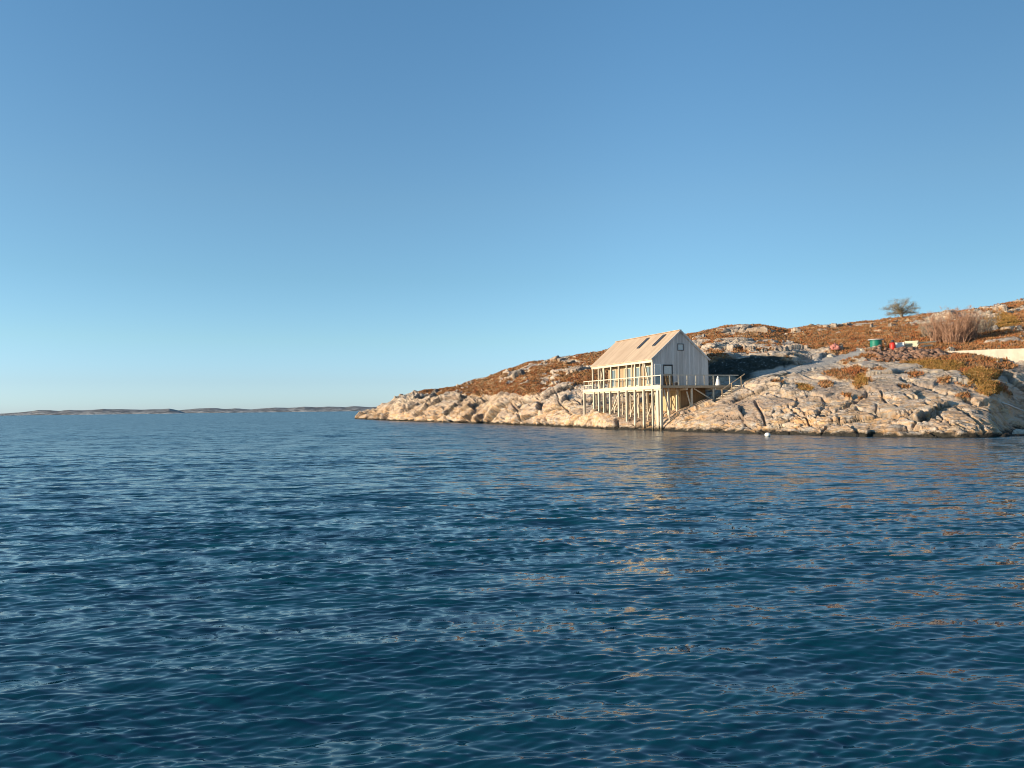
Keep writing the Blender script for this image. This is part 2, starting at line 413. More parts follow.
# ---- displacement
rockw = (1 - veg*.8) * (1 - path*.85)
th = R(28)
def rot(x, y): return x*math.cos(th)+y*math.sin(th), -x*math.sin(th)+y*math.cos(th)
xr, yr = rot(xf, yf)
wx = fbm(xf/3, yf/3, zf/3, 3, 5)*.9; wz = fbm(xf/3, yf/3, zf/3, 3, 9)*.9
f1, f2, sl = voronoi((xr+wx)/6.8, (yr+wz)/4.5, (zf + .35*xr + wx)/2.9, 21)
g1, g2, sl2 = voronoi((xr+wz)/1.9, (yr+wx)/1.7, (zf + .45*xr+wz)/.85, 77)
k1, k2, sl3 = voronoi((xf+wz*.4)/.62, (yf+wx*.3)/.7, (zf+.3*xf)/.33, 177)
gate = np.maximum(sstep(-.15, .25, fbm(xf/4, yf/5, zf/3, 3, 733)), sstep(90, 110, yf)); crk = gate*np.exp(-((f2-f1)/.035)**2).astype(np.float64); crk2 = np.exp(-((g2-g1)/.07)**2)
sh = Xg.shape
hfar = np.clip(Yg/90, .75, 1.35) * (1 + .22*sstep(95, 120, Yg)*(PYg > 372))
rub = .35 + .9*sstep(.05, .45, fbm(xf/6, yf/9, zf/5, 3, 611).reshape(sh))
D = (sl.reshape(sh)*.80 - crk.reshape(sh)*.42 + (sl2.reshape(sh)*.24 - crk2.reshape(sh)*.16 + sl3.reshape(sh)*.19)*rub) * rockw
D = D + fbm(xf/1.6, yf/1.6, zf/1.2, 5, 130, .58).reshape(sh)*.16*rockw
D = D + (fbm(xf/9, yf/9, zf/5, 4, 150).reshape(sh)*.7) * .6 * sstep(78, 110, Yg)
D = D + (fbm(xf/.5, yf/.5, zf/.4, 3, 170).reshape(sh)*.10 + fbm(xf/1.8, yf/1.8, zf/1.5, 3, 190).reshape(sh)*.28) * veg
D = D * hfar
# far moor: lumpy outcrops
outc = np.clip(ridged(xf/6, yf/9, zf/3, 4, 210).reshape(sh), 0, 1) * sstep(88, 105, Yg)
D = D + outc * .35
# long fissures running across the slabs
fiss = np.zeros_like(D)
wob = fbm(X2.ravel()/7, PYg.ravel()/7, 0*xf, 3, 900).reshape(sh)*3.0
for wd, dp, pl in ((1.3,1.0,[(820,416),(843,408),(858,398),(866,390)]),(.9,.7,[(856,408),(875,412),(895,415),(920,412),(945,416)]),(1.0,.8,[(881,393),(888,402),(897,407)]),
        (1.2,1.0,[(956,404),(968,411),(978,420),(985,430)]),(1.0,.8,[(755,402),(761,412),(764,424)]),(1.2,.9,[(816,435),(824,427),(832,419)]),(1.0,.8,[(902,380),(925,385),(956,393),(990,402)]),
        (.8,.6,[(770,392),(795,398),(812,394),(830,400)]),(.8,.7,[(788,408),(800,416),(812,425)]),(.7,.6,[(868,424),(890,420),(915,428),(935,434)]),(.8,.7,[(925,404),(938,410),(950,424)]),
        (.8,.6,[(700,421),(715,414),(735,417)]),(.8,.6,[(745,388),(765,393),(790,388)]),(1.0,.8,[(838,418),(848,424),(858,433)]),(.7,.5,[(905,396),(925,398),(950,400)]),
        (1.6,1.0,[(436,416),(446,409),(458,404),(474,395),(490,399)]),(1.2,.9,[(468,417),(478,408),(486,402)]),(.9,.7,[(508,400),(516,408),(522,423)]),(.9,.7,[(536,396),(541,408),(546,424)]),
        (.9,.7,[(556,392),(560,404),(570,412)]),(1.0,.8,[(405,412),(415,405),(432,402)]),(.8,.6,[(495,420),(503,411),(512,396)]),(.8,.6,[(575,400),(584,405),(592,402)])):
    d = np.full(sh, 99.)
    for (ax, ay), (bx, by) in zip(pl[:-1], pl[1:]):
        t = np.clip(((X2-ax)*(bx-ax)+(PYg+wob-ay)*(by-ay))/((bx-ax)**2+(by-ay)**2), 0, 1)
        d = np.minimum(d, np.hypot(X2-ax-t*(bx-ax), PYg+wob-ay-t*(by-ay)))
    fiss = np.maximum(fiss, dp*np.exp(-(d/wd)**2)*(P2 > .0)*(P2 < .8))
D = D - fiss*.62*(1-veg)
skyfade = 1 - .55*np.exp(-((P2-1)/.08)**2)
# keep the footing under the piles calm
A0 = np.array([14.05, 77.0]); UD = np.array([-.341, .940]); WD = np.array([.940, .341])
lx = (Xg-A0[0])*WD[0] + (Yg-A0[1])*WD[1]; ly = (Xg-A0[0])*UD[0] + (Yg-A0[1])*UD[1]
foot = sstep(-1.5, 0, lx)*sstep(11, 9, lx)*sstep(-3.5, -2, ly)*sstep(18, 16, ly)
D = D * (1 - .35*foot) * skyfade * sstep(-.06, .02, P2) * np.clip(sstep(345, 362, X2)+.0, 0, 1)
Xg = Xg + Nn[..., 0]*D; Yg = Yg + Nn[..., 1]*D; Zg = Zg + Nn[..., 2]*D
Zg = np.where(under, np.minimum(Zg, sdist*.4), Zg)
# the sheet must stay under the deck
Zg = np.where(foot > .5, np.minimum(Zg, 4.0), Zg)
edge = (X2 < 356); Zg = np.where(edge, np.minimum(Zg, -1.5), Zg)
tme = np_mesh('hillside', np.stack([Xg.ravel(), Yg.ravel(), Zg.ravel()], 1), grid_faces(NR, NC), True)
for nm, arr in (('veg', veg), ('path', path), ('mat', hollow_shade), ('ochre', ochre), ('crack', np.maximum(np.maximum(crk.reshape(sh), .7*crk2.reshape(sh)), fiss*.9))):  # 'mat' carries the painted shadow of the hollow
    a = tme.attributes.new(nm, 'FLOAT', 'POINT'); a.data.foreach_set('value', arr.ravel().astype(np.float32))

def ground_mat():
    k = N('coastal_ground', .88, .25)
    w = k.coord(kind='world')
    sp = k.n('ShaderNodeSeparateXYZ'); k.l(w, sp.inputs[0])
    n1 = k.noise(w, .22, 6, .62, .6); n2 = k.noise(w, 1.6, 6, .68, .3); n3 = k.noise(k.coord((1,1,2.4), (0,.45,.3), 'world'), .75, 6, .7, .8)
    n4 = k.noise(w, 7, 5, .7)
    rock = k.ramp(n1, [(.3,(.36,.32,.29)),(.42,(.52,.43,.34)),(.5,(.60,.49,.37)),(.57,(.42,.38,.34)),(.7,(.55,.48,.40))])
    # orange mineral stain, stronger low on the slabs
    low = k.ramp(k.math('DIVIDE', sp.outputs[2], 6.0), [(0,1),(.4,.9),(.65,.4),(1,.2)])
    st = k.math('MULTIPLY', k.ramp(n3, [(.38,0),(.58,1)]), low)
    rock = k.mix(st, rock, (.60,.34,.15))
    st2 = k.math('MULTIPLY', k.ramp(k.noise(w, .5, 5, .7), [(.5,0),(.7,.7)]), low)
    rock = k.mix(st2, rock, (.58,.43,.25))
    rock = k.mix(k.ramp(n2, [(.50,0),(.66,.75)]), rock, (.58,.54,.48))          # pale lichen
    rock = k.mix(k.ramp(n4, [(.55,0),(.66,.6)]), rock, (.13,.11,.10))          # dark lichen
    wv = k.n('ShaderNodeTexNoise'); wv.inputs['Scale'].default_value = .7; wv.inputs['Detail'].default_value = 4; k.l(w, wv.inputs['Vector'])
    va = k.n('ShaderNodeVectorMath'); va.operation = 'MULTIPLY_ADD'; k.l(wv.outputs['Color'], va.inputs[0]); va.inputs[1].default_value = (1.6,1.6,1.6); k.l(k.coord((.34,.5,1.2), (.2,.6,.6), 'world'), va.inputs[2])
    fis0 = k.voro(va.outputs[0], .8, 'DISTANCE_TO_EDGE')
    fis = k.math('ADD', fis0, k.ramp(k.noise(w, .35, 3, .6), [(.45,0),(.62,.12)]))
    rock = k.mix(k.ramp(fis, [(0,.7),(.03,0)]), rock, (.12,.09,.07))
    rock = k.mix(k.math('MULTIPLY', k.attr('crack'), .75), rock, (.08,.06,.045))
    # long diagonal mineral bands and dark seepage streaks
    bd = k.noise(k.coord((.10,.10,.8), (0,.42,.1), 'world'), 1.1, 4, .55, .6)
    rock = k.mix(k.ramp(bd, [(.38,.6),(.47,0)]), rock, (.30,.22,.17))
    rock = k.mix(k.ramp(bd, [(.55,0),(.64,.6)]), rock, (.62,.44,.31))
    sk = k.noise(k.coord((1.6,1.6,.16), (0,.12,0), 'world'), 1.0, 5, .7)
    rock = k.mix(k.ramp(sk, [(.57,0),(.68,.65)]), rock, (.10,.085,.07))
    # tide line
    tz = k.math('ADD', sp.outputs[2], k.math('MULTIPLY', k.noise(w, .9, 5, .7), 1.1))
    rock = k.mix(k.ramp(tz, [(.74,1),(.98,0)]), rock, (.035,.03,.022))
    hv = k.noise(w, .55, 5, .65, .4); hv2 = k.noise(w, 2.6, 5, .7)
    he = k.ramp(hv, [(.28,(.12,.062,.032)),(.42,(.27,.125,.05)),(.55,(.34,.18,.075)),(.68,(.20,.15,.06)),(.8,(.40,.29,.16))])
    he = k.mix(k.ramp(hv2, [(.42,.0),(.66,.75)]), he, (.44,.33,.20))
    he = k.mix(k.ramp(hv2, [(.30,.85),(.45,0)]), he, (.05,.032,.02))
    oc = k.ramp(hv2, [(.3,(.22,.12,.03)),(.5,(.42,.24,.06)),(.7,(.52,.33,.10))])
    he = k.mix(k.attr('ochre'), he, oc)
    shade_tone = k.ramp(k.noise(w, 2.4, 5, .7), [(.3,(.012,.016,.014)),(.5,(.035,.04,.032)),(.60,(.05,.055,.05)),(.66,(.34,.33,.31))])  # near-black shade painted into the hollow, with pale rock flecks
    he = k.mix(k.attr('mat'), he, shade_tone)
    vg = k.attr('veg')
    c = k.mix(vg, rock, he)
    pa = k.mix(k.ramp(n4, [(.35,0),(.65,1)]), (.30,.27,.24), (.48,.44,.39))
    c = k.mix(k.attr('path'), c, pa)
    k.color(c)
    hh = k.math('ADD', k.math('MULTIPLY', n2, .6), k.math('MULTIPLY', n4, .35))
    hh = k.math('ADD', hh, k.math('MULTIPLY', k.ramp(fis, [(0,0),(.05,1)]), .35))
    k.bump(hh, .30, .8)
    return k.m
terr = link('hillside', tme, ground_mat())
tag(terr, 'rocky shore headland with bare granite slabs below and rust brown heather above', 'hillside', kind='structure')

def ground(px, Y):
    """height and photo row of the finished sheet near (px, Y)"""
    j = int(np.clip(np.searchsorted(pxs, px), 1, NC-1))
    o = np.argsort(Yg[:, j]); z = np.interp(Y, Yg[o, j], Zg[o, j]); return float(z)
def gpoint(px, Y): return Vector((xat(px, Y), Y, ground(px, Y)))
def gpy(px, py, lo=None, hi=None):
    """the visible ground point seen at a photo position"""
    j = int(np.clip(np.searchsorted(pxs, px), 1, NC-1))
    q = H(px) - (Zg[:, j]-CH)*F/np.maximum(Yg[:, j], 1)
    i = 14
    while i < NR-80 and q[i] > py: i += 1
    return Vector((Xg[i, j], Yg[i, j], Zg[i, j]))

# ------------------------------------------------------------------ far islands
def far_land(name, prof, Yc, depth, seed, label):
    px = np.arange(prof[0][0], prof[-1][0], .8); t = np.linspace(-1, 1, 46)
    T, PX = np.meshgrid(t, px, indexing='ij')
    top = np.interp(PX, [p[0] for p in prof], [p[1] for p in prof])
    Y = Yc + T*depth/2
    hgt = np.maximum((H(PX) - top) * Yc / F + CH, 0)
    X = (PX-512)/F*Y
    n = fbm((X/110).ravel(), (Y/110).ravel(), 0*X.ravel(), 5, seed).reshape(X.shape)
    Z = hgt * np.clip(1-np.abs(T)**1.6, 0, 1)**.7 * (1 + .22*n*(1-np.abs(T)*.3))*.74 - .4
    me = np_mesh(name, np.stack([X.ravel(), Y.ravel(), Z.ravel()], 1), grid_faces(46, len(px)), True)
    k = N(name+'_ground', .9, .2); w = k.coord(kind='world')
    a = k.noise(w, .012, 6, .7, .4); b = k.noise(k.coord((1,1,4), kind='world'), .03, 5, .7)
    sp = k.n('ShaderNodeSeparateXYZ'); k.l(w, sp.inputs[0])
    c = k.ramp(a, [(.3,(.10,.11,.115)),(.5,(.17,.165,.16)),(.7,(.12,.12,.12))])
    lowm = k.ramp(k.math('DIVIDE', sp.outputs[2], 40), [(0,1),(.5,.5),(1,.1)])
    c = k.mix(k.math('MULTIPLY', k.ramp(b, [(.45,0),(.6,1)]), lowm), c, (.55,.51,.46))
    k.color(c); k.bump(a, 8, .8)
    return tag(link(name, me, k.m), label, 'hills', kind='structure')
profA = [(-420,411),(-300,409),(-200,412),(-120,410),(-40,413),(0,412.6),(17,411.4),(32,410),(38,408.6),(50,408),(58,408.9),(69,407.5),(85,408),(103,406.3),(112,407.2),(122,407.4),(140,407.8),(161,407.1),(169,406.4),(179,409.5),(186,413)]
profB = [(150,412),(180,409),(195,407.6),(210,406.5),(225,407.8),(235,407.2),(251,408.2),(262,407.2),(275,406.2),(287,406.9),(296,405.8),(304,404.7),(315,405.6),(329,405.4),(345,406),(352,405),(380,405.6),(420,405),(520,404),(700,403),(900,402),(1100,400)]
far_land('far_island', profA, 3000, 500, 301, 'long low rocky island on the horizon')
far_land('far_coast', profB, 3700, 600, 302, 'distant rocky coast on the horizon running behind the headland')

# ------------------------------------------------------------------ water
def build_water():
    us = np.concatenate([np.linspace(-6, -1.0, 40, endpoint=False), np.arange(-1.0, 1.0, .0021), np.linspace(1.0, 6, 40)])
    ys = [3.4]
    while ys[-1] < 160: ys.append(ys[-1] + (.0108 if ys[-1] < 45 else .02)*max(ys[-1],3.4)/5)
    while ys[-1] < 45000: ys.append(ys[-1]*1.022)
    ys = np.array(ys); nr, nc = len(ys), len(us)
    Y, U = np.meshgrid(ys, us, indexing='ij'); X = U*Y
    Y = Y.astype(np.float32); X = X.astype(np.float32)
    dy = np.gradient(ys); du = np.gradient(us)
    cell = np.maximum(dy[:, None]*1.0, np.abs(du)[None, :]*ys[:, None]).astype(np.float32)
    Z = np.zeros_like(X); DX = np.zeros_like(X); DY = np.zeros_like(X)
    lost = np.zeros_like(X); tot = 0
    # gust patches modulate the chop
    g = fbm((X/14).ravel().astype(float), (Y/9).ravel().astype(float), np.zeros(X.size), 3, 500).reshape(X.shape)
    g2 = fbm((X/3.2).ravel().astype(float), (Y/2.2).ravel().astype(float), np.zeros(X.size), 2, 520).reshape(X.shape)
    rg = np.random.default_rng(5)
    nw = 170
    lam = np.exp(np.linspace(np.log(4.2), np.log(.045), nw)) * rg.uniform(.93, 1.07, nw)
    main = R(-86)       # towards the viewer, a little across
    shelter = (1 - .34*sstep(7, 24, Y)) * (1 - .35*sstep(-.05, .3, U)*sstep(7, 24, Y))
    for i, L in enumerate(lam):
        sp = .30 if L > 1.0 else (.33 if L > .35 else .38)
        th = main + rg.normal(0, sp)
        k = 2*math.pi/L
        slope = .0185 * float(np.interp(math.log(L), [math.log(.045), math.log(.09), math.log(.2), math.log(.35), math.log(.7), math.log(1.2), math.log(2.2), math.log(4.5)], [1.5, 2.6, 2.5, 1.55, .90, .80, .66, .28]))
        a = slope / k
        pass
        w = sstep(3.2, 6.0, L/cell)
        mod = (1 + .8*g + (.6*g2 if L < .5 else 0)); mod = mod.clip(.3, 1.9) if L > .4 else mod.clip(.72, 1.7)
        amp = a*w*mod*shelter
        rows = np.where(w.max(1) > 0)[0]; r1 = rows.max()+1 if len(rows) else 0
        ph = k*(X[:r1]*math.cos(th) + Y[:r1]*math.sin(th)) + rg.uniform(0, 2*math.pi)
        s, c = np.sin(ph), np.cos(ph); A = amp[:r1]
        Z[:r1] += A*c; ch = .5 if L > .3 else .15
        DX[:r1] -= A*s*math.cos(th)*ch; DY[:r1] -= A*s*math.sin(th)*ch
        lost += (slope**2)*(1-w); tot += slope**2
    lost = np.sqrt(lost/tot)
    V = np.stack([(X+DX).ravel(), (Y+DY).ravel(), Z.ravel()], 1)
    Fc = grid_faces(nr, nc)
    # plain sea behind and beside the viewer
    n0 = len(V); V = np.concatenate([V, np.array([[-6*3.4-9000, 3.4-9000, 0], [6*3.4+9000, 3.4-9000, 0]], np.float32)])
    V[:nc, 2] = 0
    me = np_mesh('water', V, Fc, True)
    bm = bmesh.new(); bm.from_mesh(me); bm.verts.ensure_lookup_table()
    f = bm.faces.new([bm.verts[n0], bm.verts[n0+1]] + [bm.verts[i] for i in range(nc-1, -1, -1)])
    bm.to_mesh(me); bm.free()
    at = me.attributes.new('far', 'FLOAT', 'POINT')
    at.data.foreach_set('value', np.concatenate([lost.ravel(), [1, 1]]).astype(np.float32))
    at = me.attributes.new('calm', 'FLOAT', 'POINT')
    at.data.foreach_set('value', np.concatenate([shelter.ravel(), [1, 1]]).astype(np.float32))
    k = N('sea_water', .05, .5); k.b.inputs['IOR'].default_value = 1.46
    k.color((.001,.042,.064))
    far = k.math('MULTIPLY', k.attr('far'), k.attr('calm'))
    k.l(k.ramp(k.attr('far'), [(.75,.045),(.93,.12),(1,.25)]), k.b.inputs['Roughness'])
    # wave slopes too small for the mesh: tilt the normal by noise fields in world space
    def slopes(scale, rot, detail, rough):
        n = k.n('ShaderNodeTexNoise'); n.inputs['Scale'].default_value = scale; n.inputs['Detail'].default_value = detail
        n.inputs['Roughness'].default_value = rough; n.inputs['Distortion'].default_value = .3
        k.l(k.coord((.42,1.25,1), (0,0,rot), 'world'), n.inputs['Vector'])
        v = k.n('ShaderNodeVectorMath'); v.operation = 'SUBTRACT'; k.l(n.outputs['Color'], v.inputs[0]); v.inputs[1].default_value = (.5,.5,.5)
        return v.outputs[0]
    def vm(op, a, b):
        v = k.n('ShaderNodeVectorMath'); v.operation = op; k.l(a, v.inputs[0])
        if op == 'SCALE':
            if isinstance(b, bpy.types.NodeSocket): k.l(b, v.inputs['Scale'])
            else: v.inputs['Scale'].default_value = b
        elif isinstance(b, bpy.types.NodeSocket): k.l(b, v.inputs[1])
        else: v.inputs[1].default_value = b
        return v.outputs[0]
    A = vm('ADD', slopes(1.1, .10, 4, .75), slopes(3.2, -.15, 3, .7))
    A = vm('SCALE', A, k.math('MULTIPLY', far, 2.2))
    B = vm('SCALE', slopes(11, .05, 3, .7), .06)
    S = vm('MULTIPLY', vm('ADD', A, B), (.65,1,0))
    g = k.n('ShaderNodeNewGeometry').outputs['Normal']
    k.l(vm('NORMALIZE', vm('ADD', g, S), (0,0,0)), k.b.inputs['Normal'])
    return tag(link('water', me, k.m), 'dark blue sea ruffled by small wind waves', 'sea', kind='structure')
build_water()

# ------------------------------------------------------------------ boathouse (local axes: x across the gable, y along the ridge)
HROT = math.atan2(.341, .940); HA = (14.05, 77.0, 0)
DZ = 4.46; EZ = 7.30; RZ = 10.13; WID = 6.56; LEN = 13.8
def world_of(x, y, z=0): return Vector((HA[0]+x*WD[0]+y*UD[0], HA[1]+x*WD[1]+y*UD[1], z))
def px_Y(x, y):
    p = world_of(x, y); return 512 + p.x/p.y*F, p.y
def gz(x, y):
    px, Y = px_Y(x, y); return ground(px, Y)

house = empty('boathouse', (HA[0], HA[1], DZ), HROT)
tag(house, 'timber boathouse with pale board roof and grey gable standing on piles over the rocks', 'boathouse')
def L(z): return z - DZ       # house-local height
hx = WID/2
# gable wall with openings cut by building it from strips
def gable(name, y0, y1, mat, holes, x0=0.0, zb=.04):
    m = MB()
    xs = sorted({x0, hx, WID-.02} | {h[0] for h in holes} | {h[1] for h in holes})
    def top(x): return L(EZ) + (L(RZ)-L(EZ)) * (1-abs(x-hx)/hx) - .10
    for a, b in zip(xs[:-1], xs[1:]):
        segs = [(zb, None)]
        cuts = sorted([(h[2], h[3]) for h in holes if h[0] < (a+b)/2 < h[1]])
        z = zb; parts = []
        for c0, c1 in cuts: parts.append((z, c0)); z = c1
        parts.append((z, None))
        for c0, c1 in parts:
            if c1 is not None:
                if c1 - c0 > .01: m.box(a, b, y0, y1, c0, c1)
            else:
                ta, tb = top(a), top(b)
                vs = [(a,y0,c0),(b,y0,c0),(b,y1,c0),(a,y1,c0),(a,y0,ta),(b,y0,tb),(b,y1,tb),(a,y1,ta)]
                m.add(vs, [(0,3,2,1),(4,5,6,7),(0,1,5,4),(1,2,6,5),(2,3,7,6),(3,0,4,7)])
    return m.build(name, mat, house)
holes = [(.22,.98,.12,2.22),(1.20,2.34,.06,2.16),(2.92,3.66,3.58,4.30)]
gable('gable_wall', -.06, .08, M['grey'], holes, .02)
gable('rear_gable_wall', 11.7, 11.84, M['side'], [], 1.15)
# side walls
m = MB(); wins = [(.25,1.15),(2.0,3.1),(4.2,5.3),(6.3,7.7),(9.8,11.1)]
edges = [0.09] + [e for w in wins for e in w] + [11.69]
for a, b in zip(edges[::2], edges[1::2]): m.box(1.10, 1.22, a, b, .04, L(EZ)+.7)
for a, b in wins: m.box(1.10, 1.22, a, b, 2.18, L(EZ)+.7); m.box(1.10, 1.22, a, b, .04, .14)
m.build('side_wall', M['side'], house)
MB().box(WID-.16, WID-.03, .09, 11.69, .04, L(EZ)-.06).build('rear_side_wall', M['grey'], house)
def window_side(a, b, dark=False):
    f = MB(); x = 1.06
    f.box(x, x+.1, a+.01, a+.09, .15, 2.17).box(x, x+.1, b-.09, b-.01, .15, 2.17).box(x, x+.1, a+.09, b-.09, 2.09, 2.17).box(x, x+.1, a+.09, b-.09, .15, .25)
    fo = f.build('window', M['fresh'], house)
    MB().box(x+.04, x+.06, a+.09, b-.09, .25, 2.09).build('glass', M['glass'], fo)
for a, b in wins: window_side(a, b)
# gable window, door and tall glazed panel
def frame_y(x0, x1, z0, z1, w, mat, name, y=-.10, d=.08, parent=None):
    f = MB(); f.box(x0, x0+w, y, y+d, z0, z1).box(x1-w, x1, y, y+d, z0, z1).box(x0+w, x1-w, y, y+d, z1-w, z1).box(x0+w, x1-w, y, y+d, z0, z0+w)
    return f.build(name, mat, parent or house)
w = frame_y(2.93,3.65,3.59,4.29,.06,M['greyf'],'window')
MB().box(3.0,3.58,-.05,-.03,3.66,4.22).build('glass', M['pane'], w)
w = frame_y(.23,.97,.13,2.21,.09,M['white'],'glazed_panel')
MB().box(.32,.88,-.05,-.03,.22,1.0).build('glass', M['glass'], w)
MB().box(.32,.88,-.07,-.03,1.0,1.08).build('mullion', M['white'], w)
MB().box(.32,.88,-.055,-.03,1.08,2.12).build('blind', M['creamp'], w)
d = frame_y(1.21,2.33,.07,2.15,.06,M['greyf'],'door')
MB().box(1.34,2.20,-.06,-.02,1.22,2.02).build('glass', M['creamp'], d)
MB().box(1.34,2.20,-.07,-.02,.20,1.20).build('door_panel', M['brown'], d)
MB().box(2.12,2.16,-.13,-.07,1.05,1.17).build('handle', M['darkf'], d)
# roof: two sloping slabs
def slab(side, x_e, z_e, y0, y1, th):
    xr, zr = hx, L(RZ)
    nx, nz = (-(zr-z_e), abs(xr-x_e)); l = math.hypot(nx, nz); nx, nz = nx/l*side*(-1), nz/l
    if side > 0: nx = (zr-z_e)/l
    a = [(x_e,y0,z_e),(xr,y0,zr),(xr,y1,zr),(x_e,y1,z_e)]
    b = [(p[0], p[1], p[2]-th) for p in a]
    fs = [(0,1,2,3),(7,6,5,4),(0,4,5,1),(1,5,6,2),(2,6,7,3),(3,7,4,0)]
    if side > 0: fs = [f[::-1] for f in fs]
    return a+b, fs
m = MB()
ov = .12; sl_ = (RZ-EZ)/hx
m.add(*slab(-1, -ov, L(EZ)-ov*sl_, -.14, LEN+.1, .10)); m.add(*slab(1, WID+ov, L(EZ)-ov*sl_, -.14, LEN+.1, .10))
roof = m.build('roof', M['roof'], house)
m = MB()
for x, s in ((-.15,-1), (WID+.15,1)):
    m.beam((x, -.17, L(EZ)-.15*sl_-.08), (hx, -.17, L(RZ)-.07), .05, .17)
m.build('barge_board', M['grey'], roof)
MB().beam((hx, -.12, L(RZ)+.03), (hx, LEN+.08, L(RZ)+.03), .26, .05).build('ridge_cap', M['roof'], roof)
# skylights on the seaward slope
def skylight(ya, sa, yb, sb, wy=.55):
    """(distance along ridge, 0..1 down the slope)"""
    def P(y, s, lift): return (hx*(1-s), y, L(RZ) - (RZ-EZ)*s + lift)
    f = MB()
    n = .06
    def q(y0, y1, s0, s1, z0, z1):
        vs = [P(y0,s0,z0),P(y1,s0,z0),P(y1,s1,z0),P(y0,s1,z0),P(y0,s0,z1),P(y1,s0,z1),P(y1,s1,z1),P(y0,s1,z1)]
        return vs, [(0,3,2,1),(4,5,6,7),(0,1,5,4),(1,2,6,5),(2,3,7,6),(3,0,4,7)]
    y0, y1 = ya, ya+wy
    f.add(*q(y0, y0+n, sa, sb, -.02, .10)); f.add(*q(y1-n, y1, sa, sb, -.02, .10))
    f.add(*q(y0+n, y1-n, sa, sa+.015, -.02, .10)); f.add(*q(y0+n, y1-n, sb-.015, sb, -.02, .10))
    fo = f.build('skylight', M['darkf'], roof)
    g = MB(); g.add(*q(y0+n, y1-n, sa+.015, sb-.015, .03, .06)); g.build('glass', M['dglass'], fo)
skylight(5.3, .13, 0, .52, .6)
skylight(2.05, .11, 0, .52, .6)
# eave beam and posts of the open gallery
MB().box(-.03, .13, -.05, LEN, L(EZ)-.46, L(EZ)-.09).build('eave_beam', M['fresh_x'], house)
PY_ = [.08, 1.8, 3.6, 5.4, 7.2, 9.0, 10.75, 12.1, 13.65]
for y in PY_:
    MB().box(-.02, .13, y-.08, y+.08, .04, L(EZ)-.47).build('post', M['fresh'], house, bevel=.01)
for y0, y1 in ((1.62,.62), (10.95,11.9)):
    MB().beam((.055, y1, .1), (.055, y0, L(EZ)-.5), .09, .12, (1,0,0)).build('brace', M['fresh'], house)
for y in (4.2, 2.5):
    MB().box(-.0, .10, y-.05, y+.05, .04, L(EZ)-.47).build('stud', M['fresh'], house)
for x in (1.2, WID-.1):
    MB().box(x-.08, x+.08, LEN-.2, LEN-.04, .04, L(EZ)-.2 if x > 3 else L(EZ)+.8).build('post', M['fresh'], house)
MB().box(.14, WID-.2, LEN-.18, LEN-.04, L(EZ)-.4, L(EZ)-.2).build('tie_beam', M['fresh'], house)
# lower store room under the near end
bm_ = MB(); zb = L(min(gz(3.3,0), gz(6.2,0))) - 1.4
low = bm_.box(3.3, 6.2, .02, .14, zb, L(DZ)-.26).build('lower_wall', M['brown'], house)
bm_ = MB(); bm_.box(3.18, 3.3, .02, 5.0, zb, L(DZ)-.26); bm_.build('lower_side_wall', M['brown_sunlit'], house)

# ------------------------------------------------------------------ pile deck
deck = empty('pile_deck', (HA[0], HA[1], 0), HROT)
tag(deck, 'timber deck on tall piles carrying the boathouse over the water', 'deck')
m = MB()
x = 0.0
n = 0
while x < 9.0-.14:
    m.box(x, x+.135, -1.62, -.09, DZ-.05, DZ + (.004 if n % 3 else 0)); x += .145; n += 1
m.build('decking', M['deckw'], deck)
m = MB(); m.box(0, WID, -.085, 16.0, DZ-.05, DZ+.002)
m.build('floor', M['deckw'], deck)
# edge beams: seaward one is a wide pale board
MB().box(-.07, -.005, -1.66, 16.05, DZ-.32, DZ+.06).build('edge_board', M['fresh_x'], deck)
MB().box(0, 9.0, -1.67, -1.625, DZ-.24, DZ-.01).build('edge_board', M['deckw'], deck)
m = MB()
for yy in np.arange(-1.4, 15.9, .6): m.box(.0, WID if yy > 0 else 9.0, yy-.03, yy+.03, DZ-.25, DZ-.055)
m.build('joists', M['deckw'], deck)
for xx in (.15, 3.0, 6.3): MB().box(xx-.06, xx+.06, -1.6, 15.9, DZ-.47, DZ-.26).build('bearer', M['fresh_x'], deck)
MB().box(6.4, 9.0, -1.5, -1.38, DZ-.45, DZ-.26).build('bearer', M['deckw'], deck)
def pile(x, y, w=.17, lean=(0,0), mat='pile', wy=None, deep=.35):
    z = min(gz(x, y), gz(x+.2, y), gz(x-.2, y)) - deep
    z = max(z, -1.5)
    wy = wy or w
    o = MB(); t = Vector((x, y, DZ-.27)); b = Vector((x+lean[0], y+lean[1], z)); o.beam(b, t, w, wy, (0,1,0))
    return o.build('pile', M[mat], deck, bevel=.012)
for y in (1.8, 3.6, 5.4, 7.2, 9.2, 10.75, 12.0, 13.3, 15.9):
    pile(.02, y, .23)
pile(.02, .05, .18); pile(.10, -1.45, .24, deep=1.2); pile(.10, -.75, .10, wy=.42)
for y in (.2, 2.2, 4.4, 6.6, 8.8, 11.0, 13.2): pile(2.0, y, .15)
for y in (1.0, 2.7, 4.5, 6.3, 8.1, 10.0, 12.2, 14.6): pile(.95, y, .13)
for y in (6.6, 8.8, 11.0, 13.2): pile(4.4, y, .15)
pile(.95, -1.3, .14, (.25,.1)); pile(1.9, .1, .2, wy=.3); pile(2.7, -.2, .22)
pile(3.6, -1.45, .17); pile(6.15, -1.45, .14); pile(8.3, -1.3, .13)
def brace(a, b, w=.09):
    MB().beam(a, b, w, w*1.2).build('brace', M['pile'], deck)
brace((.45,-1.4,DZ-.4), (1.0,-1.35,2.0)); brace((3.05,-1.4,DZ-.6), (3.5,-1.4,2.4)); brace((3.95,-1.3,DZ-.3), (5.9,-1.2,3.15))
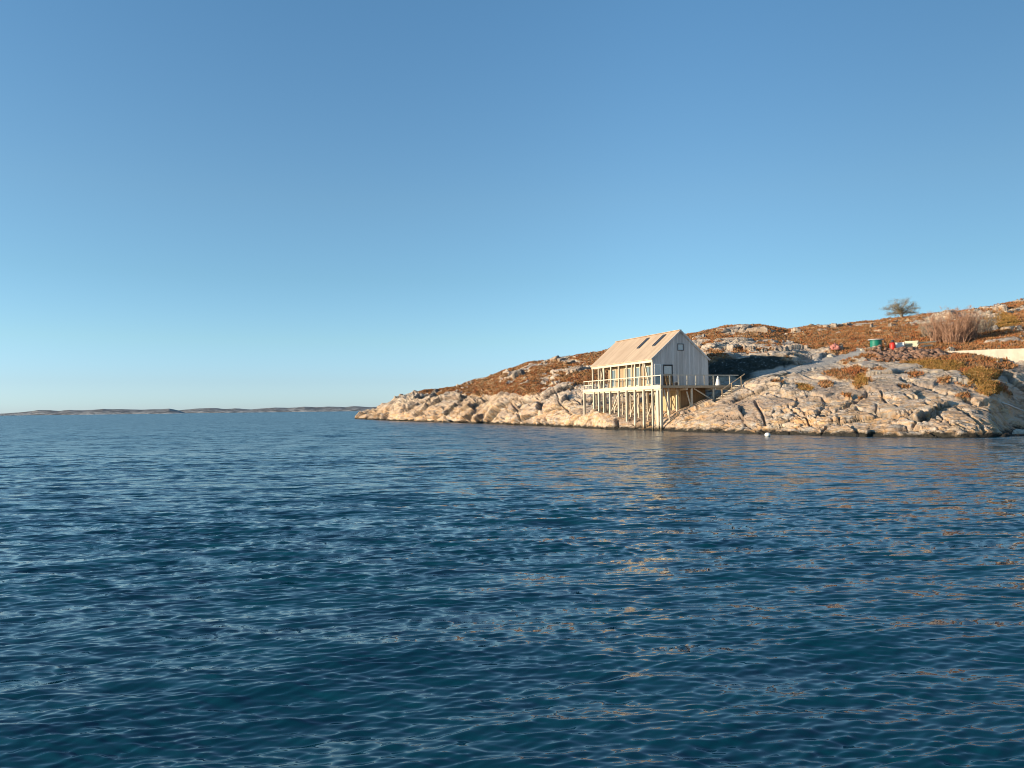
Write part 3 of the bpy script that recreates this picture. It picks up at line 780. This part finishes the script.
brace((.95,1.0,DZ-.4), (.95,2.7,1.3)); brace((.95,6.3,1.6), (.95,4.5,DZ-.4)); brace((.95,8.1,DZ-.4), (.95,10.0,2.2)); brace((.08,3.6,DZ-.4), (.9,5.2,1.4)); brace((.08,7.2,DZ-.4), (.08,9.0,2.0)); brace((.1,5.4,DZ-.4), (1.9,4.6,1.7)); brace((.1,.1,1.2),(1.9,2.1,DZ-.5))
# railings
def rail(a, b): MB().beam(a, b, .05, .09).build('rail', M['rail'], deck)
for x in (1.05, 2.05, 3.05, 4.05, 5.05, 6.12, 8.05):
    MB().box(x-.05, x+.05, -1.60, -1.52, DZ+.01, DZ+.99).build('railing_post', M['rail'], deck)
MB().box(.02, .12, -1.60, -1.50, DZ+.01, DZ+.99).build('railing_post', M['rail'], deck)
rail((0,-1.56,DZ+1.03), (9.1,-1.56,DZ+1.03))
rail((.05,-1.5,DZ+1.0), (.05,-.05,DZ+1.0)); rail((-.05,.1,DZ+1.0), (-.05,15.95,DZ+1.0)); rail((.02,13.8,DZ+.52), (.02,15.95,DZ+.52))
for y in (14.7, 15.9, 6.3, 8.1, 2.7): MB().box(-.04, .05, y-.045, y+.045, DZ+.07, DZ+.95).build('railing_post', M['rail'], deck)
rail((.0,15.93,DZ+1.0), (WID,15.93,DZ+1.0))
for x in (1.6, 3.2, 4.8, WID-.05): MB().box(x-.045, x+.045, 15.88, 15.97, DZ+.01, DZ+.95).build('railing_post', M['rail'], deck)

# staircase from the deck end down to the rocks
st = empty('staircase', (*world_of(8.9, -1.7)[:2], 0), HROT)
tag(st, 'open timber staircase leading from the end of the deck down to the rocks', 'stairs')
x1, z1 = -.2, DZ-.02; zg = gz(6.2, -2.1); x0, z0 = -2.75, max(min(zg, 3.0), 2.3)
for y in (-.12, -.95): MB().beam((x0, y, z0-.05), (x1, y, z1-.05), .06, .24).build('stringer', M['rail'], st)
ns = 9
for i in range(ns):
    t = (i+.5)/ns; xx = x0+(x1-x0)*t; zz = z0+(z1-z0)*t+.05
    MB().box(xx-.13, xx+.13, -.915, -.155, zz-.02, zz+.02).build('tread', M['rail'], st)
MB().beam((x0+.05, -.98, z0+.95), (x1+.35, -.98, z1+1.12), .05, .08).build('handrail', M['deckw'], st)
for t in (.06, .5, .95):
    xx = x0+(x1-x0)*t; zz = z0+(z1-z0)*t
    MB().box(xx-.04, xx+.04, -1.06, -.985, zz-.1, zz+.95).build('baluster', M['deckw'], st)

# things on the deck
p = world_of(7.1, -.9, DZ+.005)
s_ = empty('covered_bundle', p); tag(s_, 'tapered white covered bundle standing upright on the deck behind the railing', 'bundle')
prof = [(.24,0),(.25,.08),(.21,.35),(.15,.6),(.10,.82),(.05,.95),(.01,.98)]
mb = MB().lathe(prof, 14)
mb.v = [(v[0]*(1+.14*math.sin(5*math.atan2(v[1], v[0]))), v[1]*.8, v[2]) for v in mb.v]
mb.build('cover', M['white'], s_, True)
MB().lathe([(.125,.66),(.135,.68),(.125,.70)], 12).build('tie', M['darkf'], s_)
p = world_of(2.45, -.45, DZ+.005)
b_ = empty('bucket', p); tag(b_, 'small dark bucket on the deck by the door', 'bucket')
MB().lathe([(.13,0),(.17,.30),(.185,.31),(.18,.33),(.16,.32),(.12,.02)], 16).build('pail', M['darkf'], b_, True)
MB().tube([(.18*math.cos(a), .02, .30+.13*math.sin(a)) for a in np.linspace(0, math.pi, 9)], .008, 5).build('handle', M['rail'], b_)
p = world_of(1.3, -.35, DZ+.005)
for i, (dx, tl) in enumerate(((0, .10), (.28, .16), (.62,.07))):
    o = MB().beam((dx+.02, -.28, .0), (dx+tl, .20, 1.15-.12*i), .15, .03, (0,1,0)).build('leaning_board', M['brown'])
    o.location = p; o.rotation_euler = (0,0,HROT)
    tag(o, ('tallest brown board leaning beside the boathouse door', 'middle brown board leaning against the boathouse door', 'shortest brown board leaning at the right edge of the boathouse door')[i], 'board', 'brown boards leaning by the door')

# ------------------------------------------------------------------ things on the hillside
M['green'] = plain('green_hose', (.01,.22,.15), .45, .5, .45, 0, 20)
M['greyd'] = plain('grey_flange', (.42,.42,.43), .7)
M['red'] = plain('red_paint', (.62,.035,.02), .5, .4, .2)
M['orange'] = plain('salmon_canvas', (.62,.25,.20), .8, .2, .3)
M['concrete'] = plain('pale_concrete', (.52,.47,.38), .85, .2, .3, 0, 1.2)
M['plank'] = wood('pale_planks', (.60,.54,.38), (.78,.72,.54), 'x')
# green reel
P = Vector((xat(877, 88), 88, ground(877, 88)))
g = empty('cable_reel', P - Vector((0,0,.06)), .2); tag(g, 'green cable reel lying flat with grey round flanges on the hillside', 'cable reel')
MB().lathe([(.80,0),(.80,.09),(.2,.09)], 26).build('flange', M['greyd'], g)
prof = [(.58,.09)]
for i in range(12):
    z = .09+i*.085; prof += [(.60,z+.015),(.63,z+.045),(.60,z+.075)]
prof += [(.3,1.12)]
MB().lathe(prof, 26).build('drum', M['green'], g, True)
mb = MB().lathe([(.2,1.11),(.84,1.11),(.84,1.21),(.12,1.21),(.12,1.17)], 26); mb.build('flange', M['greyd'], g)
# red canister
P = Vector((xat(893.8, 86.6), 86.6, max(ground(893.8, 86.6), zat(893.8, 352, 86.6))-.05))
r_ = empty('fuel_can', P, .4); r_.scale = (1.25, 1.25, 1.25); tag(r_, 'small upright red container with dark top between cable reel and white box', 'container')
MB().lathe([(.22,0),(.25,.05),(.25,.62),(.19,.74),(.08,.78)], 14).build('can_body', M['red'], r_, True)
MB().lathe([(.10,.77),(.14,.80),(.14,.97),(.06,1.0)], 12).build('cap', M['darkf'], r_, True)
MB().tube([(.24,0,.25),(.34,0,.32),(.34,0,.52),(.24,0,.58)], .025, 6).build('handle', M['red'], r_)
# white box
Yb = 87.2
def onhill(px, Y): return Vector((xat(px, Y), Y, ground(px, Y)))
P = onhill(901, Yb)
wb = empty('white_box', P-Vector((0,0,.05)), -.42); tag(wb, 'white lidded box standing beside the red container', 'box')
MB().box(-.44,.44,-.3,.3,0,.70).build('box_body', M['white'], wb, bevel=.02)
MB().box(-.47,.47,-.33,.33,.705,.79).build('lid', M['white'], wb, bevel=.02)
# plank stack and long board
P = onhill(912.5, 87.5)
ps = empty('plank_stack', P, -.55); tag(ps, 'low stack of pale planks right of the white box', 'planks')
for i in range(6):
    MB().box(-.60-.05*(i%2), .62+.06*(i%3), -.35, .35, .02+i*.12, .02+i*.12+.105).build('plank_layer', M['plank'], ps)
for px0, py0, px1, py1, lab in ((906,344.3,937,341.2,'long pale board rising over the plank stack on the hillside'),(919,346.6,933,345.0,'short pale board lying right of the plank stack'),(862,349.3,892,347.4,'pale board on the ground below the cable reel')):
    Ya = 87.0 if px0 > 900 else 85.6
    a = Vector((xat(px0,Ya), Ya, zat(px0,py0,Ya))); b = Vector((xat(px1,Ya+1), Ya+1, zat(px1,py1,Ya+1)))
    ga, gb = ground(px0, Ya), ground(px1, Ya+1)
    if px0 < 900 : a.z = ga+.08; b.z = gb+.10
    o = MB().beam((0,0,0), b-a, .22, .12).build('board', M['plank']); o.location = a
    tag(o, lab, 'board', 'pale boards on the hillside')
# salmon bundle
P = gpy(836, 351.5)
sb = MB(); rr = random.Random(3)
me = bpy.data.meshes.new('tarp_heap'); bmx = bmesh.new(); bmesh.ops.create_icosphere(bmx, subdivisions=3, radius=1)
for v in bmx.verts:
    n = vnoise(*[np.array([c*2.2+5]) for c in v.co], 9)[0]; n2 = vnoise(*[np.array([c*5+1]) for c in v.co], 19)[0]
    v.co = Vector((v.co.x*.52, v.co.y*.4, max(v.co.z, -.3)*.5)) * (1+.4*n+.2*n2)
bmx.to_mesh(me); bmx.free()
o = link('tarp_heap', me, M['orange']); o.location = P + Vector((0,0,.22)); tag(o, 'crumpled salmon pink tarp heap in the heather above the gravel path', 'tarp')

# pale concrete wall
def wall_obj():
    pxw = list(range(944, 1070, 3)); top = np.interp(pxw, [944,965,985,1000,1024,1070], [351.6,350.4,349.6,349,348.4,347.6])
    bot = np.interp(pxw, [944,965,978,990,1003,1024,1070], [353.2,354.6,355.4,361,362,359,360])
    m = MB(); Y = 79.6; vs = []
    for i, (p_, a, b) in enumerate(zip(pxw, top, bot)):
        Yq = 84.0 - (p_-944)*.10
        x = xat(p_, Yq); zt = zat(p_, a, Yq); zb_ = zat(p_, b, Yq) - .4
        vs += [(x,Yq,zb_),(x,Yq,zt),(x,Yq+.5,zt),(x,Yq+.5,zb_)]
    n = len(pxw); fs = []
    for i in range(n-1):
        for k in range(4): fs.append((i*4+k, i*4+(k+1)%4, (i+1)*4+(k+1)%4, (i+1)*4+k))
    fs += [(3,2,1,0), tuple((n-1)*4+k for k in range(4))]
    m.add(vs, fs)
    return m.build('concrete_wall', M['concrete'])
tag(wall_obj(), 'low pale concrete retaining wall below the bare bushes', 'wall')

# rocks
def rock_mesh(name, r, seed, sub=3, sq=(1,1,.7)):
    me = bpy.data.meshes.new(name); b = bmesh.new(); bmesh.ops.create_icosphere(b, subdivisions=sub, radius=1)
    for v in b.verts:
        c = v.co; a = lambda f, s: vnoise(np.array([c.x*f+seed]), np.array([c.y*f]), np.array([c.z*f]), s)[0]
        k = 1 + .35*a(1.3, 1) + .18*a(3, 2) + .07*a(7, 3)
        k = round(k*5)/5*.45 + k*.55
        v.co = Vector((c.x*sq[0], c.y*sq[1], c.z*sq[2]))*k*r
    b.to_mesh(me); b.free(); me.polygons.foreach_set('use_smooth', [False]*len(me.polygons)); return me
def rockmat(name, a, b):
    k = N(name, .9, .2); v = k.coord(kind='world'); n = k.noise(v, 2.5, 6, .7); n2 = k.noise(v, 9, 5, .7)
    k.color(k.mix(k.ramp(n2, [(.5,0),(.7,.5)]), k.mix(k.ramp(n, [(.3,0),(.7,1)]), a, b), tuple(c*.35 for c in a))); k.bump(n, .1, .7); return k.m
M['palerock'] = rockmat('pale_boulder', (.40,.36,.30), (.55,.50,.42))
M['brownrock'] = rockmat('red_brown_rubble', (.13,.07,.045), (.38,.23,.16))
for i, (px, py, r, lab, mt) in enumerate((
    (987, 436.0, .42, 'pale round boulder at the waterline beside the dark cove', 'palerock'),
    (1019, 434.5, .48, 'pale boulder at the waterline inside the dark cove', 'palerock'),
    (831, 356.5, .35, 'pale stone on the edge of the gravel path below the salmon tarp', 'palerock'),
    (897, 350.0, .3, 'brown stone lying directly below the white box', 'brownrock'),
    (463, 421.0, 1.1, 'dark low rock at the waterline of the far point', 'brownrock'),
    (598, 428.0, .75, 'dark wet boulder at the waterline under the far piles', 'brownrock'))):
    if py > 400:
        Y = 1809.5/(py-H(px)); P = Vector((xat(px, Y), Y, r*.15))
    else: P = gpy(px, py)
    o = link('boulder', rock_mesh('boulder', r, i*3.7), M[mt]); o.location = P
    tag(o, lab, 'boulder')
# heap of broken stone
rv, rf = [], []
protos = []
for s in range(6):
    me = rock_mesh('tmp', 1, 40+s*5, 2, (1,.8,.7)); protos.append((np.array([v.co[:] for v in me.vertices]), np.array([p.vertices[:] for p in me.polygons]))); bpy.data.meshes.remove(me)
nb = 0; rr = random.Random(5)
for i in range(760):
    px = rr.triangular(862, 952, 905); Y = rr.uniform(78.5, 84.6)
    if px < 875 and Y > 83: continue
    z = ground(px, Y) - .05 + rr.uniform(0, .26)*math.exp(-((px-905)/28)**2)*(1-abs(Y-82.3)/4)*1.3
    v, f = protos[i % 6]; s = .11 + .36*rr.random()**1.7
    a = rr.uniform(0, 6.28); c, s_n = math.cos(a), math.sin(a); b = rr.uniform(-.6, .6)
    q = v*s; q = np.stack([q[:,0]*c-q[:,1]*s_n, q[:,0]*s_n+q[:,1]*c, q[:,2]+q[:,0]*b], 1) + np.array([xat(px,Y), Y, z])
    rv.append(q); rf.append(f+nb); nb += len(v)
o = link('rubble', np_mesh('rubble', np.concatenate(rv), np.concatenate(rf)), M['brownrock'])
tag(o, 'heap of broken reddish brown stone below the boxes and planks', 'rubble', kind='stuff')

# buoy
Y = 1809.5/(436.3-H(766)); P = Vector((xat(766.5, Y), Y, .06))
b_ = empty('mooring_buoy', P); tag(b_, 'white mooring buoy floating just off the rocks', 'buoy')
prof = [(.22*math.sin(a)+.001, -.20*math.cos(a)) for a in np.linspace(.0, math.pi, 13)]
mb = MB().lathe([(r*1.0, z*.85+.06) for r, z in prof], 18); mb.build('float', M['white'], b_, True)
MB().tube([(.06*math.cos(a), 0, .30+.06*math.sin(a)) for a in np.linspace(-.5, 3.6, 9)], .015, 6).build('eye', M['darkf'], b_)
# white hose over the dark rocks
pts = []
for px, py in ((1002,404.5),(1006,406.5),(1011,408.5),(1017,410.5),(1024,412.5),(1034,414.5)):
    q = gpy(px, py); pts.append(q + Vector((0,-.05,.12)))
M['hose'] = plain('white_hose', (.7,.7,.68), .5)
o = MB().tube(pts, .045, 6).build('water_hose', M['hose'], smooth=True); tag(o, 'white hose lying across the shaded rocks of the cove', 'hose')

# ------------------------------------------------------------------ plants
def blades(points, hmin, hmax, n, spread, seed, width=.02, lean=.5):
    """tufts of narrow triangular leaves"""
    rg = np.random.default_rng(seed); P = np.repeat(np.asarray(points, float), n, 0); m = len(P)
    a = rg.uniform(0, 2*np.pi, m); r = rg.uniform(0, spread, m); h = rg.uniform(hmin, hmax, m)
    base = P + np.stack([np.cos(a)*r*.5, np.sin(a)*r*.5, np.full(m, -.05)], 1)
    tip = base + np.stack([np.cos(a)*h*lean*rg.uniform(.1,1.2,m), np.sin(a)*h*lean*rg.uniform(.1,1.2,m), h], 1)
    b = rg.uniform(0, np.pi, m); sd = np.stack([np.cos(b), np.sin(b), 0*b], 1)*width
    mid = base*.45 + tip*.55
    V = np.stack([base-sd, base+sd, mid+sd*.9, tip, mid-sd*.9], 1).reshape(-1, 3)
    i = np.arange(m)[:, None]*5
    return V, np.concatenate([i+np.array([[0,1,2]]), i+np.array([[0,2,4]]), i+np.array([[4,2,3]])], 0)
def plantmat(name, stops, scale=1.2):
    k = N(name, .9, .1); n = k.noise(k.coord(kind='world'), scale, 4, .7)
    k.color(k.ramp(n, stops)); return k.m
M['heather'] = plantmat('heather_sprigs', [(.32,(.10,.04,.025)),(.41,(.36,.125,.05)),(.47,(.36,.165,.065)),(.52,(.15,.09,.045)),(.57,(.40,.22,.10)),(.63,(.34,.12,.05)),(.7,(.48,.36,.23))], .6)
M['grassm'] = plantmat('ochre_grass', [(.35,(.14,.09,.03)),(.45,(.40,.21,.06)),(.51,(.20,.15,.05)),(.57,(.36,.15,.05)),(.64,(.52,.35,.14))], 1.1)
# candidate points from the sheet
def pick(mask, n, seed):
    rg = np.random.default_rng(seed)
    area = np.zeros_like(Zg)
    P = np.stack([Xg, Yg, Zg], -1)
    a = np.linalg.norm(P[1:, :-1]-P[:-1, :-1], axis=-1)*np.linalg.norm(P[:-1, 1:]-P[:-1, :-1], axis=-1)
    area[:-1, :-1] = a
    w = (area*mask).ravel(); w[~np.isfinite(w)] = 0
    idx = rg.choice(w.size, n, p=w/w.sum()); return P.reshape(-1, 3)[idx]
inview = (X2 > 350) & (X2 < 1200) & (P2 > .02) & (P2 < 1.12)
clear = foot < .01
pts = pick((veg > .5)*(hollow_shade < .3)*(ochre < .4)*inview*clear/np.maximum(Yg, 60)**1.0, 52000, 1)
V, Fc = blades(pts, .10, .34, 7, .30, 2, .035, .7)
o = link('heather', np_mesh('heather', V, Fc), M['heather']); tag(o, 'rust brown heather covering the upper slopes', 'heather', kind='stuff')
pts = pick((ochre > .3)*(veg > .3)*inview*clear, 9000, 3)
V, Fc = blades(pts, .08, .26, 7, .30, 4, .025, .9)
o = link('grass', np_mesh('grass', V, Fc), M['grassm']); tag(o, 'ochre tussock grass between the slabs', 'grass', kind='stuff')

# bare shrubs
M['twig'] = plantmat('bare_twigs', [(.3,(.24,.13,.08)),(.6,(.42,.25,.17)),(.8,(.50,.34,.24))], 1.5)
M['twig2'] = plantmat('grey_twigs', [(.3,(.24,.20,.15)),(.7,(.42,.35,.28))], 1.5)
def shrub(px, Y, height, width, mat, label, seed, nstem=60):
    rr = random.Random(seed); m = MB(); P = onhill(px, Y)
    def seg(a, b, r0, r1):
        d = (b-a).normalized(); s = d.cross(Vector((rr.uniform(-1,1), 1, .2))).normalized(); t = d.cross(s)
        vs = [a+(s*math.cos(q)+t*math.sin(q))*r0 for q in (0,2.09,4.19)] + [b+(s*math.cos(q)+t*math.sin(q))*r1 for q in (0,2.09,4.19)]
        m.add(vs, [(0,1,4,3),(1,2,5,4),(2,0,3,5)])
    for i in range(nstem):
        a = rr.uniform(0, 6.28); r = rr.uniform(0, .7)*width/2
        p = Vector((math.cos(a)*r, math.sin(a)*r*.7, -.15)); hh = height*rr.uniform(.35, 1.0)
        out = Vector((math.cos(a)*rr.uniform(.1,1)*width/2*1.1, math.sin(a)*width/2*rr.uniform(.1,1), 0)); q = p; n = 5
        for k in range(n):
            t = (k+1)/n; nq = p + out*t*t*.9 + Vector((rr.uniform(-.06,.06), rr.uniform(-.06,.06), hh*t))
            seg(q, nq, .028*(1-k/n)+.008, .028*(1-(k+1)/n)+.008)
            for _ in range(5):
                dd = Vector((rr.uniform(-1,1), rr.uniform(-1,1), rr.uniform(.5,1.6))).normalized()*rr.uniform(.2,.6)
                seg(nq, nq+dd, .011, .006); seg(nq+dd*.5, nq+dd*.5+Vector((rr.uniform(-.2,.2),rr.uniform(-.2,.2),rr.uniform(.1,.3))), .008, .005)
            q = nq
    s = empty('bare_shrub', P); tag(s, label, 'shrub', 'bare shrubs above the concrete wall')
    m.build('branches', mat, s)
shrub(931, 98, 2.6, 2.8, M['twig2'], 'greyish bare shrub at the left end of the thicket', 1, 50)
shrub(943, 93, 3.8, 3.6, M['twig'], 'tall pinkish bare shrub next to the greyish one', 2)
shrub(957, 91, 4.4, 3.9, M['twig'], 'tallest pinkish bare shrub in the middle of the thicket', 3, 70)
shrub(971, 92, 3.8, 3.6, M['twig'], 'pinkish bare shrub right of the tallest one', 4)
shrub(984, 97, 2.9, 3.2, M['twig2'], 'greyish bare shrub at the right end of the thicket', 5, 50)
# tree on the skyline
def tree(px, Y, h, w, seed):
    P = onhill(px, Y); rr = random.Random(seed); t = empty('tree', P); tag(t, 'lone wide crowned tree with sparse foliage standing on the hill skyline', 'tree')
    m = MB(); tips = []
    for i in range(5):
        a = rr.uniform(0, 6.28); m.tube([(0,0,-.3),(math.cos(a)*.15,math.sin(a)*.15,.5),(math.cos(a)*.4,math.sin(a)*.3,1.0)], [.14,.11,.08], 6)
        for j in range(9):
            b = rr.uniform(0, 6.28); rad = rr.uniform(.25, 1)*w/2
            z = h*(1.0-.50*(rad/(w/2))**2)*rr.uniform(.16,1.0)
            e = Vector((math.cos(b)*rad, math.sin(b)*rad*.7, z)); s = Vector((math.cos(a)*.3, math.sin(a)*.25, .8)); mid = s.lerp(e, .5)+Vector((0,0,.15))
            m.tube([s, mid, e], [.06,.035,.012], 5); tips += [e, e.lerp(mid, .35)]
            for _ in range(3):
                e2 = e + Vector((rr.uniform(-.6,.6), rr.uniform(-.5,.5), rr.uniform(-.2,.35))); m.tube([mid.lerp(e,.5), e2], [.02,.008], 4); tips.append(e2)
    m.build('trunk', M['twig2'], t)
    V, Fs = [], []
    for e in tips:
        if rr.random() < .10: continue
        for _ in range(85):
            if rr.random() < .45: continue
            c = e + Vector((rr.gauss(0,.26), rr.gauss(0,.26), rr.gauss(0,.18))); s = rr.uniform(.035,.075)
            u = Vector((rr.uniform(-1,1), rr.uniform(-1,1), rr.uniform(-1,1))).normalized(); v = u.orthogonal().normalized()
            n = len(V); V += [c-u*s, c+v*s*.6, c+u*s, c-v*s*.6]; Fs.append((n,n+1,n+2,n+3))
    me = bpy.data.meshes.new('crown'); me.from_pydata(V, [], Fs)
    link('crown', me, plantmat('olive_leaves', [(.35,(.13,.115,.06)),(.5,(.27,.21,.11)),(.62,(.44,.32,.18))], 2.2), t)
tree(903.5, 137, 3.8, 5.9, 12)

# ------------------------------------------------------------------ light
SEL, SAZ = 10.0, -108.0        # elevation; azimuth from +Y, clockwise positive
sun_d = bpy.data.lights.new('sun', 'SUN'); sun = bpy.data.objects.new('sun', sun_d); col.objects.link(sun)
sun_d.energy = 4.8; sun_d.angle = R(.5); sun_d.color = (1, .83, .60)
az = R(SAZ); el = R(SEL)
dirv = Vector((math.sin(az)*math.cos(el), math.cos(az)*math.cos(el), math.sin(el)))
sun.rotation_euler = dirv.to_track_quat('Z', 'Y').to_euler()
SKYT = [(0,(.64,.96,2.0)),(.011,(.62,.95,1.88)),(.037,(.585,.825,1.46)),(.088,(.63,.845,1.12)),(.165,(.63,.84,.99)),(.26,(.69,.88,.98)),(.46,(.66,.93,1.06)),(1,(.72,.97,1.1))]
w = bpy.data.worlds.new('World'); sc.world = w; w.use_nodes = True
nt = w.node_tree; bg = nt.nodes['Background']
sky = nt.nodes.new('ShaderNodeTexSky'); sky.sky_type = 'NISHITA'; sky.sun_disc = False
sky.sun_elevation = el; sky.sun_rotation = az
sky.altitude = 0; sky.air_density = 1.0; sky.dust_density = .3; sky.ozone_density = 2.0
# cool the band near the horizon: clean winter air
tcw = nt.nodes.new('ShaderNodeTexCoord'); sep = nt.nodes.new('ShaderNodeSeparateXYZ'); nt.links.new(tcw.outputs['Generated'], sep.inputs[0])
rp = nt.nodes.new('ShaderNodeValToRGB'); nt.links.new(sep.outputs[2], rp.inputs[0])
els = rp.color_ramp.elements
while len(els) < len(SKYT): els.new(.5)
for e, (p_, c_) in zip(els, SKYT): e.position = p_; e.color = (*c_, 1)
mx = nt.nodes.new('ShaderNodeMix'); mx.data_type = 'RGBA'; mx.blend_type = 'MULTIPLY'; mx.inputs[0].default_value = 1
nt.links.new(sky.outputs[0], mx.inputs[6]); nt.links.new(rp.outputs[0], mx.inputs[7])
rx = nt.nodes.new('ShaderNodeMapRange'); rx.interpolation_type = 'SMOOTHSTEP'; nt.links.new(sep.outputs[0], rx.inputs[0])
for i_, v_ in zip((1, 2, 3, 4), (.12, .62, 1.0, .68)): rx.inputs[i_].default_value = v_
mv = nt.nodes.new('ShaderNodeVectorMath'); mv.operation = 'SCALE'; nt.links.new(mx.outputs[2], mv.inputs[0]); nt.links.new(rx.outputs[0], mv.inputs['Scale'])
nt.links.new(mv.outputs[0], bg.inputs[0])
bg.inputs[1].default_value = .15
sc.cycles.pixel_filter_type = 'BLACKMAN_HARRIS'; sc.cycles.filter_width = 1.0
sc.view_settings.view_transform = 'Standard'; sc.view_settings.look = 'None'; sc.view_settings.exposure = .6; sc.view_settings.gamma = 1
